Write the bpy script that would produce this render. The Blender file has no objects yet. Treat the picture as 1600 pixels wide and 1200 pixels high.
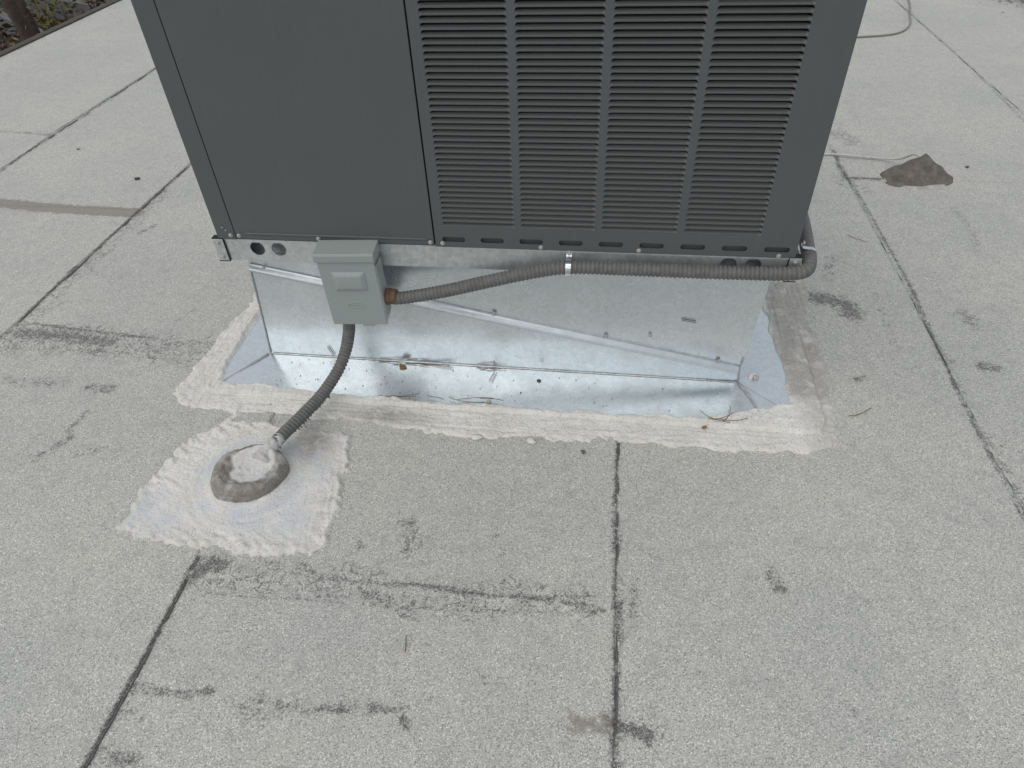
import bpy, bmesh, math, random
import numpy as np
from mathutils import Vector, Matrix

random.seed(7)
RNG = np.random.default_rng(11)
SC = bpy.context.scene
COL = SC.collection

# ------------------------------------------------------------------ camera
cam_d = bpy.data.cameras.new("camera")
cam_d.sensor_fit = 'HORIZONTAL'
cam_d.sensor_width = 36.0
cam_d.lens = 36.0 * 1062.0 / 1600.0
cam_d.clip_start = 0.02
cam_d.clip_end = 2000.0
cam = bpy.data.objects.new("camera", cam_d)
COL.objects.link(cam)
cam.matrix_world = Matrix((
    (0.9921064, -0.0639770, 0.1078506, 0.0),
    (0.1228184, 0.6693161, -0.7327562, 0.0),
    (-0.0253066, 0.7402182, 0.6718903, 1.25),
    (0, 0, 0, 1)))
SC.camera = cam

# ------------------------------------------------------------------ sky, sun, exposure
SUN_EL, SUN_AZ = math.radians(58), math.radians(215)      # azimuth clockwise from +Y: behind the camera, to its left
world = bpy.data.worlds.new("World")
SC.world = world
world.use_nodes = True
wn, wl = world.node_tree.nodes, world.node_tree.links
wn.clear()
w_out = wn.new("ShaderNodeOutputWorld")
w_bg = wn.new("ShaderNodeBackground")
w_hs = wn.new("ShaderNodeHueSaturation")
w_sky = wn.new("ShaderNodeTexSky")
w_sky.sky_type = 'NISHITA'
w_sky.sun_disc = False
w_sky.sun_elevation = SUN_EL
w_sky.sun_rotation = SUN_AZ
w_sky.air_density = 1.0
w_sky.dust_density = 3.0
w_sky.ozone_density = 1.0
w_hs.inputs["Saturation"].default_value = 0.75
w_bg.inputs["Strength"].default_value = 0.12
w_mix = wn.new("ShaderNodeMix"); w_mix.data_type = 'RGBA'          # thin even cloud over the blue
w_mix.inputs[0].default_value = 0.6
w_mix.inputs[7].default_value = (5.95, 6.15, 6.25, 1)
wl.new(w_sky.outputs[0], w_mix.inputs[6])
wl.new(w_mix.outputs[2], w_hs.inputs["Color"])
wl.new(w_hs.outputs[0], w_bg.inputs["Color"])
wl.new(w_bg.outputs[0], w_out.inputs["Surface"])
sun_d = bpy.data.lights.new("sun", 'SUN')
sun_d.energy = 0.9
sun_d.angle = math.radians(75)
sun_d.color = (1.0, 0.95, 0.88)
sun = bpy.data.objects.new("sun", sun_d)
COL.objects.link(sun)
sdir = Vector((math.sin(SUN_AZ) * math.cos(SUN_EL), math.cos(SUN_AZ) * math.cos(SUN_EL), math.sin(SUN_EL)))
sun.rotation_euler = sdir.to_track_quat('Z', 'Y').to_euler()
sun.location = (-2, -3, 6)
SC.view_settings.view_transform = 'Standard'
SC.view_settings.look = 'None'
SC.view_settings.gamma = 1.0
SC.view_settings.exposure = 0.0

SC.cycles.max_bounces = 7
SC.cycles.diffuse_bounces = 3
SC.cycles.glossy_bounces = 4

# ------------------------------------------------------------------ helpers
def tag(o, label=None, cat=None, group=None, kind=None):
    if label: o["label"] = label
    if cat: o["category"] = cat
    if group: o["group"] = group
    if kind: o["kind"] = kind
    return o

def link(name, me, mat=None, parent=None, smooth=False):
    o = bpy.data.objects.new(name, me)
    if mat is not None and not me.materials:
        me.materials.append(mat)
    if smooth:
        me.polygons.foreach_set("use_smooth", [True] * len(me.polygons))
    COL.objects.link(o)
    o.parent = parent
    return o

def empty(name, loc, rot=(0, 0, 0)):
    o = bpy.data.objects.new(name, None)
    o.empty_display_size = 0.1
    o.location = loc
    o.rotation_euler = rot
    COL.objects.link(o)
    return o

def from_bm(name, bm, mat, parent=None, smooth=False, loc=None):
    bmesh.ops.recalc_face_normals(bm, faces=bm.faces)
    me = bpy.data.meshes.new(name)
    bm.to_mesh(me)
    bm.free()
    o = link(name, me, mat, parent, smooth)
    if loc is not None: o.location = loc
    return o

def bm_box(bm, x0, x1, y0, y1, z0, z1, bev=0.0, seg=2):
    r = bmesh.ops.create_cube(bm, size=1.0)
    vs = r["verts"]
    for v in vs:
        v.co = Vector(((x0 + x1) / 2 + v.co.x * (x1 - x0), (y0 + y1) / 2 + v.co.y * (y1 - y0), (z0 + z1) / 2 + v.co.z * (z1 - z0)))
    if bev > 0:
        es = list({e for v in vs for e in v.link_edges})
        bmesh.ops.bevel(bm, geom=es, offset=bev, segments=seg, affect='EDGES', profile=0.5)

def box(name, x0, x1, y0, y1, z0, z1, mat, parent=None, bev=0.0, seg=2):
    bm = bmesh.new()
    bm_box(bm, x0, x1, y0, y1, z0, z1, bev, seg)
    return from_bm(name, bm, mat, parent)

def pts_mesh(name, V, F, mat, parent=None, smooth=True):
    me = bpy.data.meshes.new(name)
    me.from_pydata([tuple(map(float, v)) for v in V], [], F)
    bm = bmesh.new(); bm.from_mesh(me)
    bmesh.ops.recalc_face_normals(bm, faces=bm.faces)
    bm.to_mesh(me); bm.free()
    return link(name, me, mat, parent, smooth)

def catmull(P, n):
    """Points along a smooth curve through P, n samples evenly spaced by length."""
    P = np.array(P, float)
    Q = np.vstack([2 * P[0] - P[1], P, 2 * P[-1] - P[-2]])
    out = []
    for i in range(1, len(Q) - 2):
        t = np.linspace(0, 1, 60, endpoint=False)[:, None]
        a, b, c, d = Q[i - 1], Q[i], Q[i + 1], Q[i + 2]
        out.append(0.5 * (2 * b + (c - a) * t + (2 * a - 5 * b + 4 * c - d) * t ** 2 + (3 * b - a - 3 * c + d) * t ** 3))
    out.append(P[-1:])
    C = np.vstack(out)
    L = np.concatenate([[0], np.cumsum(np.linalg.norm(np.diff(C, axis=0), axis=1))])
    s = np.linspace(0, L[-1], n)
    return np.stack([np.interp(s, L, C[:, k]) for k in range(3)], 1), s

def tube_data(C, rad, sides=12, cap=True, wob=None):
    C = np.array(C, float); n = len(C)
    rad = np.full(n, rad) if np.isscalar(rad) else np.array(rad)
    T = np.gradient(C, axis=0); T /= np.linalg.norm(T, axis=1)[:, None]
    up = np.array([0, 0, 1.0]) if abs(T[0][2]) < .9 else np.array([0, 1.0, 0])
    V = []
    a = np.linspace(0, 2 * np.pi, sides, endpoint=False)
    N = np.cross(T[0], up); N /= np.linalg.norm(N)
    for i in range(n):
        N = N - T[i] * N.dot(T[i]); N /= np.linalg.norm(N)
        B = np.cross(T[i], N)
        rr = rad[i] if wob is None else rad[i] * wob[i]
        V.append(C[i] + (np.cos(a)[:, None] * N + np.sin(a)[:, None] * B) * (rr if np.isscalar(rr) else np.asarray(rr)[:, None]))
    V = np.vstack(V)
    F = [(i * sides + j, i * sides + (j + 1) % sides, (i + 1) * sides + (j + 1) % sides, (i + 1) * sides + j) for i in range(n - 1) for j in range(sides)]
    if cap:
        F.append(tuple(range(sides))[::-1]); F.append(tuple((n - 1) * sides + j for j in range(sides)))
    return V, F

def tube(name, C, rad, mat, parent=None, sides=12, wob=None):
    V, F = tube_data(C, rad, sides, True, wob)
    return pts_mesh(name, V, F, mat, parent, True)

def lathe_bm(bm, prof, seg=24, mat4=Matrix.Identity(4)):
    rings = []
    for r, z in prof:
        rings.append([bm.verts.new(mat4 @ Vector((r * math.cos(2 * math.pi * k / seg), r * math.sin(2 * math.pi * k / seg), z))) for k in range(seg)])
    for a, b in zip(rings, rings[1:]):
        for k in range(seg):
            bm.faces.new((a[k], a[(k + 1) % seg], b[(k + 1) % seg], b[k]))
    bm.faces.new(rings[0][::-1]); bm.faces.new(rings[-1])

# value noise on numpy arrays
def _hash(ix, iy, seed):
    h = (ix.astype(np.int64) * 374761393 + iy.astype(np.int64) * 668265263 + seed * 1274126177) & 0xFFFFFFFF
    h = ((h ^ (h >> 13)) * 1274126177) & 0xFFFFFFFF
    return ((h ^ (h >> 16)) & 0xFFFF) / 65535.0

def vnoise(x, y, seed=0):
    ix, iy = np.floor(x), np.floor(y)
    fx, fy = x - ix, y - iy
    fx, fy = fx * fx * (3 - 2 * fx), fy * fy * (3 - 2 * fy)
    a, b = _hash(ix, iy, seed), _hash(ix + 1, iy, seed)
    c, d = _hash(ix, iy + 1, seed), _hash(ix + 1, iy + 1, seed)
    return (a * (1 - fx) + b * fx) * (1 - fy) + (c * (1 - fx) + d * fx) * fy

def fbm(x, y, seed=0, oct=4):
    s, amp, tot = 0, 1.0, 0
    for o in range(oct):
        s = s + amp * vnoise(x * 2 ** o + 17 * o, y * 2 ** o - 9 * o, seed + o); tot += amp; amp *= .5
    return s / tot

def seg_dist(X, Y, pts):
    D = np.full(X.shape, 1e9)
    for (ax, ay), (bx, by) in zip(pts, pts[1:]):
        dx, dy = bx - ax, by - ay
        t = np.clip(((X - ax) * dx + (Y - ay) * dy) / (dx * dx + dy * dy + 1e-12), 0, 1)
        D = np.minimum(D, np.hypot(X - ax - t * dx, Y - ay - t * dy))
    return D

def poly_sd(X, Y, poly):
    """signed distance, positive inside"""
    D = seg_dist(X, Y, poly + poly[:1])
    ins = np.zeros(X.shape, bool)
    n = len(poly)
    for i in range(n):
        (x1, y1), (x2, y2) = poly[i], poly[(i + 1) % n]
        c = ((y1 > Y) != (y2 > Y)) & (X < (x2 - x1) * (Y - y1) / (y2 - y1 + 1e-12) + x1)
        ins ^= c
    return np.where(ins, D, -D)

def grid_mesh(name, X, Y, Z, mat, parent=None, keep=None, attrs=None):
    """height-field mesh; keep = boolean per vertex, attrs = float arrays per vertex"""
    ny, nx = X.shape
    if keep is None: keep = np.ones(X.shape, bool)
    idx = np.arange(nx * ny).reshape(ny, nx)
    q = keep[:-1, :-1] & keep[1:, :-1] & keep[:-1, 1:] & keep[1:, 1:]
    F = np.stack([idx[:-1, :-1][q], idx[:-1, 1:][q], idx[1:, 1:][q], idx[1:, :-1][q]], 1)
    used = np.unique(F)
    remap = np.full(nx * ny, -1); remap[used] = np.arange(len(used))
    F = remap[F]
    me = bpy.data.meshes.new(name)
    me.vertices.add(len(used))
    me.vertices.foreach_set("co", np.stack([X.ravel()[used], Y.ravel()[used], Z.ravel()[used]], 1).astype(np.float32).ravel())
    me.loops.add(len(F) * 4)
    me.loops.foreach_set("vertex_index", F.astype(np.int32).ravel())
    me.polygons.add(len(F))
    me.polygons.foreach_set("loop_start", np.arange(0, len(F) * 4, 4, dtype=np.int32))
    me.update(calc_edges=True)
    me.polygons.foreach_set("use_smooth", np.ones(len(F), bool))
    for k, A in (attrs or {}).items():
        at = me.attributes.new(k, 'FLOAT', 'POINT')
        at.data.foreach_set("value", A.ravel()[used].astype(np.float32))
    me.validate()
    return link(name, me, mat, parent)

# ------------------------------------------------------------------ materials
class NT:
    """tiny wrapper for building node trees"""
    def __init__(s, name):
        s.m = bpy.data.materials.new(name); s.m.use_nodes = True
        s.n, s.l = s.m.node_tree.nodes, s.m.node_tree.links
        s.n.clear()
        s.out = s.n.new("ShaderNodeOutputMaterial")
        s.b = s.n.new("ShaderNodeBsdfPrincipled")
        s.l.new(s.b.outputs[0], s.out.inputs["Surface"])
        s.tc = s.n.new("ShaderNodeTexCoord")
        s.co = s.tc.outputs["Object"]
    def put(s, sock, v):
        if hasattr(v, "is_output"): s.l.new(v, sock)
        elif isinstance(v, (tuple, list)) and len(v) == 3 and len(sock.default_value) == 4: sock.default_value = (*v, 1)
        else: sock.default_value = v
    def set(s, **k):
        for a, v in k.items():
            s.put(s.b.inputs[{"color": "Base Color", "rough": "Roughness", "metal": "Metallic", "spec": "Specular IOR Level", "normal": "Normal"}[a]], v)
        return s
    def scale(s, v):
        mp = s.n.new("ShaderNodeMapping"); s.l.new(s.co, mp.inputs[0]); mp.inputs["Scale"].default_value = v
        return mp.outputs[0]
    def noise(s, sc, detail=3, rough=.55, vec=None, dist=0):
        t = s.n.new("ShaderNodeTexNoise"); s.l.new(vec or s.co, t.inputs["Vector"])
        t.inputs["Scale"].default_value = sc; t.inputs["Detail"].default_value = detail
        t.inputs["Roughness"].default_value = rough; t.inputs["Distortion"].default_value = dist
        return t.outputs["Fac"]
    def voro(s, sc, feat='F1', out="Distance", vec=None, rnd=1):
        t = s.n.new("ShaderNodeTexVoronoi"); t.feature = feat; s.l.new(vec or s.co, t.inputs["Vector"])
        t.inputs["Scale"].default_value = sc; t.inputs["Randomness"].default_value = rnd
        return t.outputs[out]
    def math(s, op, a, b=0.0, c=0.0, clamp=False):
        t = s.n.new("ShaderNodeMath"); t.operation = op; t.use_clamp = clamp
        for i, v in enumerate((a, b, c)): s.put(t.inputs[i], v)
        return t.outputs[0]
    def ramp(s, f, stops, interp='LINEAR'):
        t = s.n.new("ShaderNodeValToRGB"); s.l.new(f, t.inputs[0]); cr = t.color_ramp; cr.interpolation = interp
        while len(cr.elements) < len(stops): cr.elements.new(.5)
        for e, (p, c) in zip(cr.elements, stops):
            e.position = p; e.color = (*c, 1) if isinstance(c, tuple) else (c, c, c, 1)
        return t.outputs[0]
    def map(s, f, a, b, c=0., d=1.):
        t = s.n.new("ShaderNodeMapRange"); s.put(t.inputs[0], f)
        for i, v in enumerate((a, b, c, d)): t.inputs[i + 1].default_value = v
        return t.outputs[0]
    def mix(s, f, a, b, mode='MIX'):
        t = s.n.new("ShaderNodeMix"); t.data_type = 'RGBA'; t.blend_type = mode
        s.put(t.inputs[0], f); s.put(t.inputs[6], a); s.put(t.inputs[7], b)
        return t.outputs[2]
    def attr(s, name):
        t = s.n.new("ShaderNodeAttribute"); t.attribute_name = name
        return t.outputs["Fac"]
    def bump(s, h, dist=.001, strength=1., nrm=None):
        t = s.n.new("ShaderNodeBump"); s.l.new(h, t.inputs["Height"])
        t.inputs["Distance"].default_value = dist; t.inputs["Strength"].default_value = strength
        if nrm is not None: s.l.new(nrm, t.inputs["Normal"])
        return t.outputs[0]

def make_roof_mat():
    t = NT("granulated_cap_sheet")
    sep = t.n.new("ShaderNodeSeparateColor"); t.l.new(t.voro(640, out="Color"), sep.inputs[0])
    g, g2 = sep.outputs[0], sep.outputs[1]
    gran = t.ramp(g, [(0.0, (.17, .176, .172)), (.10, (.315, .322, .312)), (.30, (.455, .463, .445)), (.75, (.535, .543, .522)), (.92, (.67, .675, .65)), (1, (.90, .90, .87))])
    mott = t.noise(2.3, 4, .6)
    col = t.mix(t.map(mott, .36, .64), (.965, .960, .945), (1.065, 1.045, 1.005))
    col = t.mix(1.0, gran, col, 'MULTIPLY')
    mid = t.noise(21, 3, .7)
    col = t.mix(t.map(mid, .50, .80, 0, .34), col, (.27, .272, .268))
    # tan dirt film
    n1 = t.noise(48, 3, .7); n2 = t.noise(210, 2, .7)
    tan = t.map(t.math('ADD', t.attr("tan"), t.math('MULTIPLY', t.math('SUBTRACT', n1, .5), 1.1)), .38, .62)
    col = t.mix(t.math('MULTIPLY', tan, .74), col, t.mix(n2, (.165, .142, .118), (.31, .278, .238)))
    # exposed bitumen where granules are gone
    sp = t.math('ADD', t.math('MULTIPLY', n1, .5), t.math('MULTIPLY', n2, .5))
    wear = t.math('MULTIPLY', t.map(t.noise(6.5, 4, .7), .60, .80), .42)
    d = t.math('ADD', t.attr("dark"), wear)
    dm = t.map(t.math('ADD', sp, t.math('MULTIPLY', d, .56)), .76, .89)
    # crazed outlines: contour lines of a noise field, broken up
    cn = t.noise(36, 2, .6, dist=.8)
    line = t.map(t.math('ABSOLUTE', t.math('SUBTRACT', cn, .5)), .005, .055, 1., 0.)
    gate = t.map(t.math('ADD', t.attr("crack"), t.math('MULTIPLY', t.math('SUBTRACT', t.noise(13, 2, .6), .5), 1.5)), .30, .60)
    cm = t.math('MULTIPLY', t.math('MULTIPLY', line, gate), t.map(n2, .36, .52))
    cm = t.math('MULTIPLY', cm, t.map(t.attr("crack"), .05, .3))
    dm = t.math('MAXIMUM', dm, cm, clamp=True)
    keepg = t.map(g2, .55, .85, .94, .30)
    col = t.mix(t.math('MULTIPLY', dm, keepg), col, t.mix(sep.outputs[2], (.05, .052, .054), (.14, .138, .132)))
    t.set(color=col, rough=.80, spec=.45, normal=t.bump(g, .0012, .75))
    return t.m

def make_paint(name, c, var=.04, rough=.42, dirt=.12, dirtcol=(.16, .15, .14)):
    t = NT(name)
    n = t.noise(6, 5, .6); n2 = t.noise(190, 2)
    col = t.mix(n, tuple(x * (1 - var) for x in c), tuple(x * (1 + var) for x in c))
    sp = t.map(t.noise(140, 2, .7), .68, .78, 0, dirt * 1.4)
    st = t.map(t.noise(7, 4, .6, t.scale((14, 1, .9))), .55, .8, 0, dirt)
    col = t.mix(t.math('MAXIMUM', sp, st), col, dirtcol)
    t.set(color=col, rough=t.map(n, .3, .7, rough - .06, rough + .08), spec=.45, normal=t.bump(n2, .00025, .35, t.bump(t.noise(2.2, 2, .5), .004, .6)))
    return t.m

def make_galv(name, base=(.60, .635, .66), rough=.27, wave=.004, dirt=.25, spangle=.06, metal=.9, fine=.00006):
    t = NT(name)
    sep = t.n.new("ShaderNodeSeparateColor"); t.l.new(t.voro(95, out="Color"), sep.inputs[0])
    md = t.noise(12, 4, .65)
    col = t.mix(sep.outputs[0], tuple(x * (1 - spangle) for x in base), tuple(min(1, x * (1 + spangle)) for x in base))
    dm = t.map(t.noise(6, 5, .7), .52, .8, 0, dirt)
    col = t.mix(dm, col, (.40, .385, .355))
    drip = t.map(t.noise(9, 4, .65, t.scale((7, 7, .6))), .55, .8, 0, dirt * .8)
    col = t.mix(drip, col, tuple(x * .72 for x in base))
    fl = t.map(t.noise(150, 2, .8), .73, .80, 0, .25)
    col = t.mix(fl, col, (.22, .21, .195))
    r = t.math('ADD', t.map(md, .3, .7, rough - .05, rough + .08), t.math('MULTIPLY', t.math('ADD', dm, t.math('MULTIPLY', sep.outputs[1], .05)), .4))
    nb = t.bump(t.noise(2.6, 1, .4), wave, 1.0)
    nb = t.bump(t.noise(18, 1, .4), fine, .8, nb)
    t.set(color=col, metal=metal, rough=r, normal=nb)
    return t.m

def make_mastic():
    t = NT("white_mastic")
    n = t.noise(11, 4, .65); f = t.noise(170, 4, .75); st = t.noise(70, 4, .65, dist=.7)
    notsm = t.math('SUBTRACT', 1.0, t.math('MULTIPLY', t.attr("smooth"), .8))
    col = t.mix(t.map(n, .35, .65), (.74, .722, .675), (.83, .822, .79))
    blue = t.math('MULTIPLY', t.attr("smooth"), t.map(t.noise(9, 4, .65), .36, .56))
    col = t.mix(blue, col, (.64, .655, .685))
    brown = t.math('MULTIPLY', t.attr("tan"), t.map(t.noise(20, 4, .7), .2, .5))
    col = t.mix(t.math('MULTIPLY', brown, .95), col, t.mix(t.map(st, .3, .7), (.165, .150, .131), (.33, .307, .275)))
    pit = t.map(t.math('ADD', t.voro(135), t.math('MULTIPLY', f, .35)), .42, .30, 0, 1)
    pit = t.math('MULTIPLY', pit, notsm)
    col = t.mix(t.math('MULTIPLY', pit, .6), col, (.22, .21, .19))
    dk = t.math('MULTIPLY', t.map(f, .58, .68, 0, .26), notsm)
    col = t.mix(dk, col, (.30, .29, .265))
    crv = t.math('MULTIPLY', t.map(st, .40, .28, 0, .24), notsm)
    col = t.mix(crv, col, (.33, .315, .285))
    h = t.math('ADD', t.math('MULTIPLY', f, .8), t.math('MULTIPLY', st, 1.2))
    t.set(color=col, rough=.65, spec=.3, normal=t.bump(h, .0042, .95))
    return t.m

def make_simple(name, c, c2=None, sc=30, rough=.6, metal=0., bump=0., spec=.4):
    t = NT(name)
    n = t.noise(sc, 4, .6)
    t.set(color=t.mix(t.map(n, .3, .7), c, c2 or tuple(x * .8 for x in c)), rough=rough, metal=metal, spec=spec)
    if bump: t.set(normal=t.bump(t.noise(sc * 3, 4, .65), bump, .8))
    return t.m

M = dict(
    roof=make_roof_mat(),
    cabinet=make_paint("dark_grey_cabinet_paint", (.094, .104, .104), .06, .42, .17, (.17, .165, .15)),
    louver=make_paint("dusty_louver_paint", (.150, .154, .153), .10, .5, .22, (.19, .178, .162)),
    grime=make_simple("crease_grime", (.34, .32, .29), (.22, .18, .14), 90, .9),
    boxgrey=make_paint("grey_box_enamel", (.300, .346, .336), .03, .38, .06, (.33, .33, .31)),
    rail=make_galv("galvanised_rail", (.62, .65, .655), .40, .0012, .30, .10, .85),
    galv=make_galv("galvanised_flashing", (.70, .755, .785), .255, .0032, .22, .05, .80),
    trim=make_galv("bright_trim", (.53, .575, .60), .34, .001, .06, .05, .8),
    solder=make_simple("solder_bead", (.46, .48, .50), (.36, .36, .36), 60, .55, .45, .001),
    mastic=make_mastic(),
    conduit=make_simple("grey_conduit_sheath", (.165, .165, .161), (.112, .112, .110), 60, .55, 0, .0004),
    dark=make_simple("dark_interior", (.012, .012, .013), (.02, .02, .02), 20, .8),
    deck=make_simple("roof_deck_edge", (.085, .078, .062), (.05, .047, .04), 12, .8, 0, .002),
    zinc=make_simple("zinc_screw", (.55, .55, .54), (.38, .37, .35), 300, .42, .6),
    rust=make_simple("rusty_fitting", (.20, .12, .075), (.12, .085, .065), 160, .7, .3, .0006),
    rustlight=make_simple("rust_stain", (.30, .17, .07), (.20, .10, .05), 160, .85),
    white=make_simple("white_washer", (.72, .72, .70), (.6, .6, .57), 80, .5),
    steel=make_simple("strap_steel", (.74, .76, .78), (.55, .57, .6), 120, .24, 1.0),
    cable=make_simple("white_cable", (.62, .62, .59), (.48, .47, .44), 60, .5),
    gcable=make_simple("grey_cable", (.27, .27, .255), (.20, .20, .19), 60, .55),
    mound=make_simple("brown_mastic", (.085, .075, .066), (.20, .18, .158), 34, .7, 0, .004),
    needle=make_simple("dry_pine_needle", (.22, .12, .055), (.13, .07, .04), 80, .7),
    grit=make_simple("dark_grit", (.05, .048, .045), (.10, .095, .085), 60, .85),
    bitumen=make_simple("bitumen_bleed", (.055, .055, .055), (.24, .238, .228), 260, .8, 0, .003),
    ink=make_simple("scribed_mark", (.08, .08, .085), (.05, .05, .05), 60, .6),
)
STAINS=[
 ('d',0.010,0.76,[(0.089,1.174),(0.082,0.957),(0.084,0.720)]),
 ('d',0.012,0.72,[(0.092,0.734),(0.089,0.578),(0.087,0.425)]),
 ('d',0.009,0.85,[(-0.806,0.744),(-0.806,0.502),(-0.811,0.322)]),
 ('d',0.013,0.70,[(-1.770,1.414),(-1.785,1.786),(-1.778,2.143),(-1.772,2.655)]),
 ('c',0.030,0.80,[(-1.746,1.432),(-1.750,1.769),(-1.740,2.122),(-1.749,2.384)]),
 ('d',0.020,0.60,[(-1.774,2.354),(-1.758,2.412)]),
 ('d',0.015,0.68,[(-2.592,2.516),(-2.619,2.941),(-2.609,3.936)]),
 ('d',0.012,0.72,[(0.980,2.839),(0.993,2.582),(1.002,1.964),(0.972,1.423),(0.971,1.029)]),
 ('d',0.014,0.60,[(1.940,5.497),(1.940,4.486),(1.894,3.338)]),
 ('d',0.020,0.50,[(1.909,3.706),(1.911,3.415)]),
 ('c',0.055,0.75,[(-0.790,0.707),(-0.553,0.717),(-0.331,0.706),(0.009,0.719)]),
 ('d',0.030,0.80,[(-0.800,0.698),(-0.773,0.732),(-0.749,0.727)]),
 ('d',0.012,0.60,[(-0.580,0.753),(-0.526,0.720),(-0.335,0.725),(-0.202,0.729)]),
 ('d',0.008,0.80,[(-0.336,0.728),(-0.174,0.721),(-0.030,0.725),(0.009,0.715),(0.041,0.718),(0.070,0.705)]),
 ('d',0.007,0.60,[(-0.740,0.662),(-0.510,0.672),(-0.323,0.676),(0.066,0.704)]),
 ('d',0.030,0.60,[(-0.415,0.694),(-0.380,0.691)]),
 ('d',0.020,0.45,[(-0.291,0.708),(-0.171,0.706)]),
 ('d',0.018,0.62,[(-0.811,0.465),(-0.745,0.461),(-0.682,0.462),(-0.650,0.471)]),
 ('d',0.020,0.60,[(-0.568,0.469),(-0.474,0.462),(-0.437,0.461),(-0.358,0.475),(-0.294,0.479),(-0.279,0.451)]),
 ('d',0.030,0.50,[(-0.588,0.444),(-0.525,0.440)]),
 ('d',0.030,0.62,[(-0.789,0.345),(-0.728,0.342)]),
 ('d',0.020,0.50,[(-0.809,0.419),(-0.759,0.407)]),
 ('d',0.020,0.45,[(-0.306,0.504),(-0.276,0.479)]),
 ('d',0.018,0.80,[(0.093,0.496),(0.148,0.484)]),
 ('c',0.030,1.00,[(0.093,0.493),(0.149,0.486)]),
 ('t',0.035,0.60,[(0.021,0.491),(0.077,0.494)]),
 ('d',0.030,0.55,[(0.122,0.781),(0.123,0.697)]),
 ('d',0.030,0.60,[(0.406,0.835),(0.413,0.799)]),
 ('c',0.070,1.00,[(-1.736,1.418),(-1.537,1.436),(-1.112,1.405)]),
 ('d',0.050,0.70,[(-1.737,1.449),(-1.586,1.447),(-1.429,1.430)]),
 ('d',0.012,0.75,[(-1.729,1.499),(-1.387,1.465),(-1.303,1.463)]),
 ('d',0.030,0.60,[(-1.442,1.384),(-1.408,1.448)]),
 ('d',0.010,0.55,[(-1.750,1.379),(-1.442,1.384),(-1.113,1.368)]),
 ('t',0.045,1.00,[(-2.490,2.262),(-2.389,2.242),(-2.204,2.219),(-2.034,2.210),(-1.786,2.203)]),
 ('d',0.050,0.50,[(-1.650,1.244),(-1.530,1.242),(-1.454,1.247)]),
 ('d',0.030,0.60,[(-1.370,1.236),(-1.303,1.237)]),
 ('d',0.020,0.60,[(-1.319,1.139),(-1.326,1.079),(-1.308,1.046),(-1.334,1.010)]),
 ('d',0.030,0.50,[(-1.334,1.010),(-1.374,0.942)]),
 ('d',0.025,0.50,[(-1.263,0.996),(-1.194,1.024)]),
 ('d',0.030,0.60,[(-1.684,2.068),(-1.660,2.118)]),
 ('d',0.030,0.50,[(-1.768,1.912),(-1.717,1.929)]),
 ('d',0.030,0.50,[(-1.721,1.585),(-1.701,1.622)]),
 ('d',0.040,0.45,[(-1.729,1.810),(-1.660,1.776)]),
 ('d',0.020,0.50,[(-1.269,1.557),(-1.252,1.609)]),
 ('d',0.020,0.60,[(-2.900,2.932),(-2.759,2.925),(-2.604,2.904)]),
 ('d',0.050,0.42,[(-3.511,4.514),(-3.369,4.903)]),
 ('d',0.050,0.40,[(-3.202,4.382),(-2.995,4.529)]),
 ('d',0.060,0.72,[(0.694,1.849),(0.774,1.822),(0.782,1.773)]),
 ('d',0.050,0.50,[(0.792,2.081),(0.750,1.980)]),
 ('d',0.030,0.45,[(0.878,1.900),(0.866,1.612)]),
 ('d',0.030,0.60,[(0.726,1.462),(0.746,1.477)]),
 ('d',0.060,0.55,[(1.110,1.802),(1.120,1.755)]),
 ('d',0.050,0.50,[(0.988,1.595),(1.005,1.569)]),
 ('d',0.040,0.65,[(1.075,1.556),(1.106,1.551)]),
 ('d',0.020,0.40,[(1.021,1.670),(1.155,1.659)]),
 ('d',0.040,0.45,[(1.011,1.278),(1.040,1.238)]),
 ('d',0.030,0.50,[(1.307,2.477),(1.316,2.314),(1.265,2.140)]),
 ('d',0.020,0.70,[(0.988,2.967),(0.974,2.796),(0.975,2.691)]),
 ('c',0.050,1.00,[(1.053,3.178),(1.084,3.074)]),
 ('d',0.050,0.45,[(1.023,3.105),(1.094,3.061)]),
 ('d',0.020,0.75,[(0.985,2.704),(1.106,2.701)]),
 ('d',0.008,0.55,[(1.356,2.696),(1.636,2.694)]),
 ('c',0.060,0.80,[(0.958,2.690),(0.994,2.637)]),
 ('d',0.050,0.50,[(1.330,3.797),(1.341,3.778)]),
 ('d',0.030,0.45,[(1.312,3.545),(1.403,3.450)]),
 ('d',0.060,0.40,[(1.686,3.288),(1.713,3.253)]),
 ('d',0.050,0.38,[(2.366,5.418),(2.599,5.504)]),
 ('d',0.040,0.55,[(-0.387,0.882),(-0.349,0.843),(-0.362,0.808)]),
 ('d',0.050,0.42,[(-0.289,0.832),(-0.310,0.797)]),
 ('d',0.030,0.50,[(-0.484,0.787),(-0.468,0.805)]),
 ('d',0.050,0.42,[(-0.178,0.844),(-0.136,0.840)]),
 ('d',0.030,0.45,[(-0.849,1.154),(-0.805,1.154)]),
 ('d',0.030,0.40,[(-0.171,0.549),(-0.111,0.544)]),
 ('d',0.030,0.40,[(0.138,0.878),(0.151,0.847)]),
 ('d',0.030,0.45,[(0.529,0.911),(0.554,0.906)]),
 ('d',0.020,0.45,[(0.497,0.572),(0.513,0.568)]),
 ('d',0.006,0.60,[(-0.914,0.529),(-0.891,0.480),(-0.892,0.450)]),
]

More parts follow.
